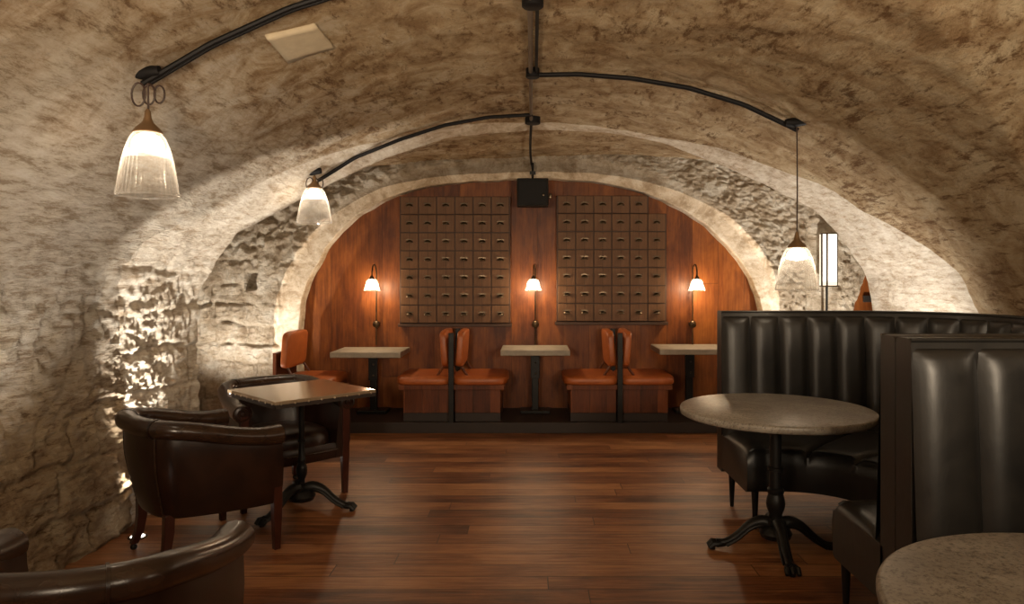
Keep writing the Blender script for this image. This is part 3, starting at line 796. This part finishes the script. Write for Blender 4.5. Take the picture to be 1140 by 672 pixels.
# ------------------------------------------------------------ armchairs
HC = [(.365, .275), (.362, .14), (.350, -.01), (.330, -.15), (.285, -.27), (.17, -.335), (0, -.352)]
def chair(loc, face, label, group='brown leather tub armchairs'):
    """face = world direction the chair looks to (radians from +x)"""
    c = empty('armchair', loc, label, 'armchair', group, rz=face - PI / 2)
    half = HC; full_ = [Vector((x, y, 0)) for x, y in half] + [Vector((-x, y, 0)) for x, y in half[-2::-1]]
    pl = resample(crom(full_, 120), 61)
    def ht(i):
        y = pl[i].y; return .615 + .095 * sm(.25, -.36, y)
    def inset(p, k, dy):                                # towards the chair's middle
        return Vector((p.x * k, (p.y + .0) * (k if p.y < 0 else 1) + dy, 0))
    P = []
    for i, p in enumerate(pl):
        h = ht(i); row = []
        fr = 0                           # near the front the arm is thinner
        q0 = Vector((p.x * (.93 if fr else .84), p.y, 0)); kb = .77 + .17 * sm(-.3, .25, p.y)
        q0 = Vector((p.x * kb, p.y * (.78 if p.y < 0 else 1), 0))
        for z, w, bl in ((.25, 0, 0), (.27, .0, .012), (.36, .22, .018), (.46, .5, .018), (.55, .8, .008), (h - .03, .98, -.004), (h + .01, 1, -.02)):
            v = q0.lerp(p, w); nrm = Vector((p.x, p.y * 1.2, 0)).normalized(); v = v + nrm * bl; row.append(Vector((v.x, v.y, z)))
        inn = Vector((p.x * .80, p.y * .80 if p.y < 0 else p.y, 0)); inb = Vector((p.x * .74, p.y * .70 if p.y < 0 else p.y, 0))
        for z, w in ((h + .01, 0), (h - .06, .1), (.50, .5), (.36, 1), (.25, 1)):
            v = inn.lerp(inb, w); row.append(Vector((v.x, v.y, z)))
        P.append(row)
    m = MB(); m.grid(P, cv=True); nv = len(P[0])
    m.f.append(tuple(range(nv))); m.f.append(tuple((len(P) - 1) * nv + k for k in range(nv)))
    m.build('shell', M['brown'], c, smooth=50)
    path = []; rad = []
    for i, p in enumerate(pl):
        q = Vector((p.x * .945, p.y * .955 if p.y < 0 else p.y, ht(i))); path.append(q); rad.append(.047 + .006 * sm(.10, .27, p.y))
    path[0].z += 0; roll = MB().tube(path, rad, 16, sx=1.15); roll.build('arm_roll', M['brown_roll'], c, smooth=60)
    for s in (0, -1):
        e = path[s]
        mm = MB().lathe([(.052, 0), (.050, .012), (.036, .016), (.034, .010), (.020, .010), (.016, .018), (.001, .02)], (e.x, e.y - .002, e.z), 20, rot=(-PI / 2, 0, 0)); mm.build('scroll_front', M['brown'], c)
    # piping of the back seams, with nail heads
    for sgn_ in (1, -1):
        ii = min(range(61), key=lambda i: (pl[i] - Vector((.225 * sgn_, -.312, 0))).length)
        row = P[ii]; pts = [row[k] * 1.0 + Vector((row[k].x, row[k].y, 0)).normalized() * .003 for k in range(1, 7)]
        MB().tube(crom(pts, 16), .006, 8).build('piping', M['brown_roll'], c)
        e = path[ii]; tg = (path[ii + 1] - path[ii - 1]).normalized()
        MB().tube([e - tg * .004, e + tg * .004], rad[ii] + .0035, 16, sx=1.15).build('piping', M['brown'], c)
    # front rail, seat
    rl = [Vector((-.325, .25, .30)), Vector((-.15, .285, .30)), Vector((0, .295, .30)), Vector((.15, .285, .30)), Vector((.325, .25, .30))]
    rp = crom(rl, 20); Pr = []
    for q in rp: Pr.append([q + Vector((0, dy, dz)) for dy, dz in ((-.025, -.05), (.0, -.052), (.006, -.03), (.012, 0), (.006, .035), (0, .05), (-.025, .05))])
    m = MB(); m.grid(Pr, cv=True); m.f.append(tuple(range(7))); m.f.append(tuple(19 * 7 + k for k in range(7))); m.build('front_rail', M['brown'], c, smooth=50)
    MB().tube([q + Vector((0, .012, .008)) for q in rp], .006, 8).build('piping', M['brown_roll'], c)
    n = 40; rings = []
    for (sc_, z) in ((.0, .30), (.95, .30), (1.0, .325), (1.01, .36), (1.0, .40), (.95, .432), (.8, .452), (.5, .465), (.0, .47)):
        row = []
        for k in range(n):
            th = 2 * PI * k / n; x = .275 * math.copysign(abs(math.cos(th)) ** .6, math.cos(th)); y = .30 * math.copysign(abs(math.sin(th)) ** .6, math.sin(th))
            x *= 1 - .22 * sm(.1, -.3, y); row.append(Vector((x * max(sc_, .001), .015 + y * .9 * max(sc_, .001), z)))
        rings.append(row)
    MB().grid(rings, cv=True).build('seat_cushion', M['brown'], c, smooth=180)
    # legs
    for s in (1, -1):
        MB().box((0, 0, 0), (.001, .001, .001))
        Pq = []
        for z, w, dy in ((.60, .024, 0), (.30, .024, 0), (.25, .024, 0), (.02, .017, 0), (0, .017, 0)):
            Pq.append([Vector((s * .335 + a * w, .262 + b * w + dy, z)) for a, b in ((-1, -1), (1, -1), (1, 1), (-1, 1))])
        m = MB().grid(Pq, cv=True); m.f += [(0, 1, 2, 3), (16, 17, 18, 19)]; m.build('leg', M['leg_wood'], c, smooth=0, bev=.003)
        Pq = []
        for z, w, o_ in ((.27, .024, 0), (.18, .023, .002), (.10, .020, .012), (.035, .018, .035)):
            Pq.append([Vector((s * (.19 + o_ * .4) + a * w, -.235 - o_ + b * w, z)) for a, b in ((-1, -1), (1, -1), (1, 1), (-1, 1))])
        m = MB().grid(Pq, cv=True); m.f += [(0, 1, 2, 3), (12, 13, 14, 15)]; lg = m.build('leg', M['leg_wood'], c, smooth=0, bev=.003)
        MB().lathe([(.004, -.018), (.014, -.012), (.018, 0), (.014, .012), (.004, .018)], (s * .204, -.27, .018), 14, rot=(0, PI / 2, 0)).build('castor', M['iron'], lg)
    return c
chair((-1.80, 3.90, 0), math.atan2(.73, .69), 'dark brown leather tub armchair with its back to the camera, beside the left stone wall')
chair((-1.70, 4.86, 0), math.atan2(-.76, .64), 'dark brown leather tub armchair behind the square table, facing the camera')
chair((-1.275, 2.02, 0), math.radians(96), 'nearest brown leather armchair, cut off by the bottom left corner')

# ------------------------------------------------------------ black banquettes
def rrect(x0, x0n, x1, y0, y1, r, n=40):
    """open U: far arm (y1) from x0 to the right, round two corners, near arm (y0) back to x0"""
    pts = [Vector((x0, y1, 0)), Vector((x1 - r, y1, 0))]
    pts += [Vector((x1 - r + r * math.sin(a), y1 - r + r * math.cos(a), 0)) for a in np.linspace(.05, PI / 2, 24)]
    pts += [Vector((x1 - r + r * math.cos(a), y0 + r - r * math.sin(a), 0)) for a in np.linspace(0.0, PI / 2, 24)]
    pts += [Vector((x0n, y0, 0))]
    return pts
def banquette(name_label, x0, x0n, x1, yf, yn, inner, flute_w, legs, seat_split, grp):
    """yf/yn: inner (padded) faces of the far and near backs"""
    c = empty('banquette', (x0, (yf + yn) / 2, 0), name_label, 'banquette', grp)
    O = c.location
    rb = .62
    back = rrect(x0, x0n, x1, yn, yf, rb)
    L = sum((b - a).length for a, b in zip(back, back[1:])); nf = round(L / flute_w); per = 14
    n = nf * per + 1; pts = resample(back, n)
    nr = []
    for i in range(n):
        t = (pts[min(i + 1, n - 1)] - pts[max(i - 1, 0)]).normalized(); nr.append(Vector((t.y, -t.x, 0)))     # points inward (to the table)
    mid = Vector(((x0 + x1) / 2 - .2, (yf + yn) / 2, 0))
    if (mid - pts[n // 2]).dot(nr[n // 2]) < 0: nr = [-v for v in nr]
    zt = 1.235
    # fluted padding: each channel a mesh of its own
    for k in range(nf):
        P = []
        for j in range(per + 1):
            i = k * per + j; u = j / per; bul = (1 - abs(2 * u - 1) ** 3.2); row = []
            for z, w, lean in ((.40, .55, .05), (.46, .9, .045), (.60, 1, .035), (.80, 1, .022), (1.0, 1, .012), (1.12, 1, .004), (1.165, .9, 0), (1.19, .6, 0), (1.205, .15, 0), (1.208, -.3, 0)):
                off = lean + .012 + .042 * bul * max(w, 0) - (.02 if w < 0 else 0)
                row.append(pts[i] + nr[i] * off + Vector((0, 0, z)) - O)
            P.append(row)
        MB().grid(P).build('back_channel', M['black'], c, smooth=80)
    # backing shell
    P = []
    for i in range(0, n, 2):
        p, q = pts[i], nr[i]
        P.append([p + q * a + Vector((0, 0, z)) - O for a, z in ((.02, .20), (.015, zt - .012), (.008, zt - .002), (-.008, zt + .004), (-.075, zt + .004), (-.088, zt - .004), (-.092, zt - .02), (-.092, .20))])
    m = MB(); m.grid(P, cv=True); m.f.append(tuple(range(8))); m.f.append(tuple((len(P) - 1) * 8 + k for k in range(8)))
    m.build('back_shell', M['black'], c, smooth=50)
    # top piping
    MB().tube([pts[i] + nr[i] * .012 + Vector((0, 0, zt)) - O for i in range(0, n, 2)], .007, 8).build('piping', M['black'], c)
    # seat: between the inner curve and the back curve
    a_, b_, rr, cxx = inner
    ip = [Vector((x0, a_, 0)), Vector((cxx, a_, 0))] + [Vector((cxx + rr * math.sin(t), (a_ + b_) / 2 + (a_ - b_) / 2 * math.cos(t), 0)) for t in np.linspace(.06, PI - .06, 30)] + [Vector((cxx, b_, 0)), Vector((x0n, b_, 0))]
    ns = 90; iq = resample(ip, ns + 1); bq = [Vector(p) for p in resample(back, ns + 1)]
    splits = [0] + seat_split + [1]
    for u0, u1 in zip(splits, splits[1:]):
        i0, i1 = int(u0 * ns), int(u1 * ns); P = []
        for i in range(i0, i1 + 1):
            f, bk = iq[i], bq[i]; row = []; e = min(i - i0, i1 - i); sh = .0 if e > 1 else (.012 if e == 1 else .035)
            for s, z in ((.04, .225), (.0, .235), (-.008, .30), (-.01, .38), (.0, .44 - sh * .3), (.03, .468 - sh), (.10, .482 - sh), (.3, .487 - sh), (.7, .482 - sh), (1.0, .47 - sh)):
                q = f.lerp(bk, max(s, 0)) + ((f - bk).normalized() * (-s if s < 0 else 0)); row.append(q + Vector((0, 0, z)) - O)
            P.append(row)
        m = MB(); m.grid(P)
        for side_ in (0, len(P) - 1):
            nvv = len(P[0]); base = side_ * nvv; lowb = P[side_][-1].copy(); lowb.z = .225
            m.v.append(tuple(lowb)); m.f.append(tuple(base + k for k in range(nvv)) + (len(m.v) - 1,))
        m.build('seat', M['black'], c, smooth=60)
        mm = MB().tube([P[i][5] + Vector((0, 0, .002)) for i in range(1, len(P) - 1)], .006, 8); mm.build('piping', M['black'], c)
    # underside
    P = [[iq[i].lerp(bq[i], s) + Vector((0, 0, .228)) - O for s in (.02, 1)] for i in range(ns + 1)]
    MB().grid(P).build('underside', M['plastic'], c)
    for (lx, ly) in legs:
        MB().lathe([(.011, 0), (.012, .01), (.022, .228), (.022, .235)], Vector((lx, ly, 0)) - O, 16).build('leg', M['iron'], c)
    return c
banquette('black leather curved banquette with fluted back, wrapped around the far round table', 1.225, 1.325, 2.70, 4.68, 2.72, (4.11, 3.17, .42, 1.42), .19,
          [(1.27, 4.58), (1.29, 4.17), (1.36, 3.12), (1.40, 2.82), (2.5, 4.4), (2.5, 3.0)], [.21, .36, .64, .80], 'black fluted banquettes')
banquette('nearest black leather fluted banquette, its back to the curved one, behind the bottom right table', 1.325, 1.325, 2.85, 2.53, .45, (1.98, .98, .42, 1.5), .235,
          [(1.36, 2.45), (1.36, 2.05), (1.36, .9), (1.36, .55), (2.6, 2.2), (2.6, .8)], [.21, .36, .64, .80], 'black fluted banquettes')
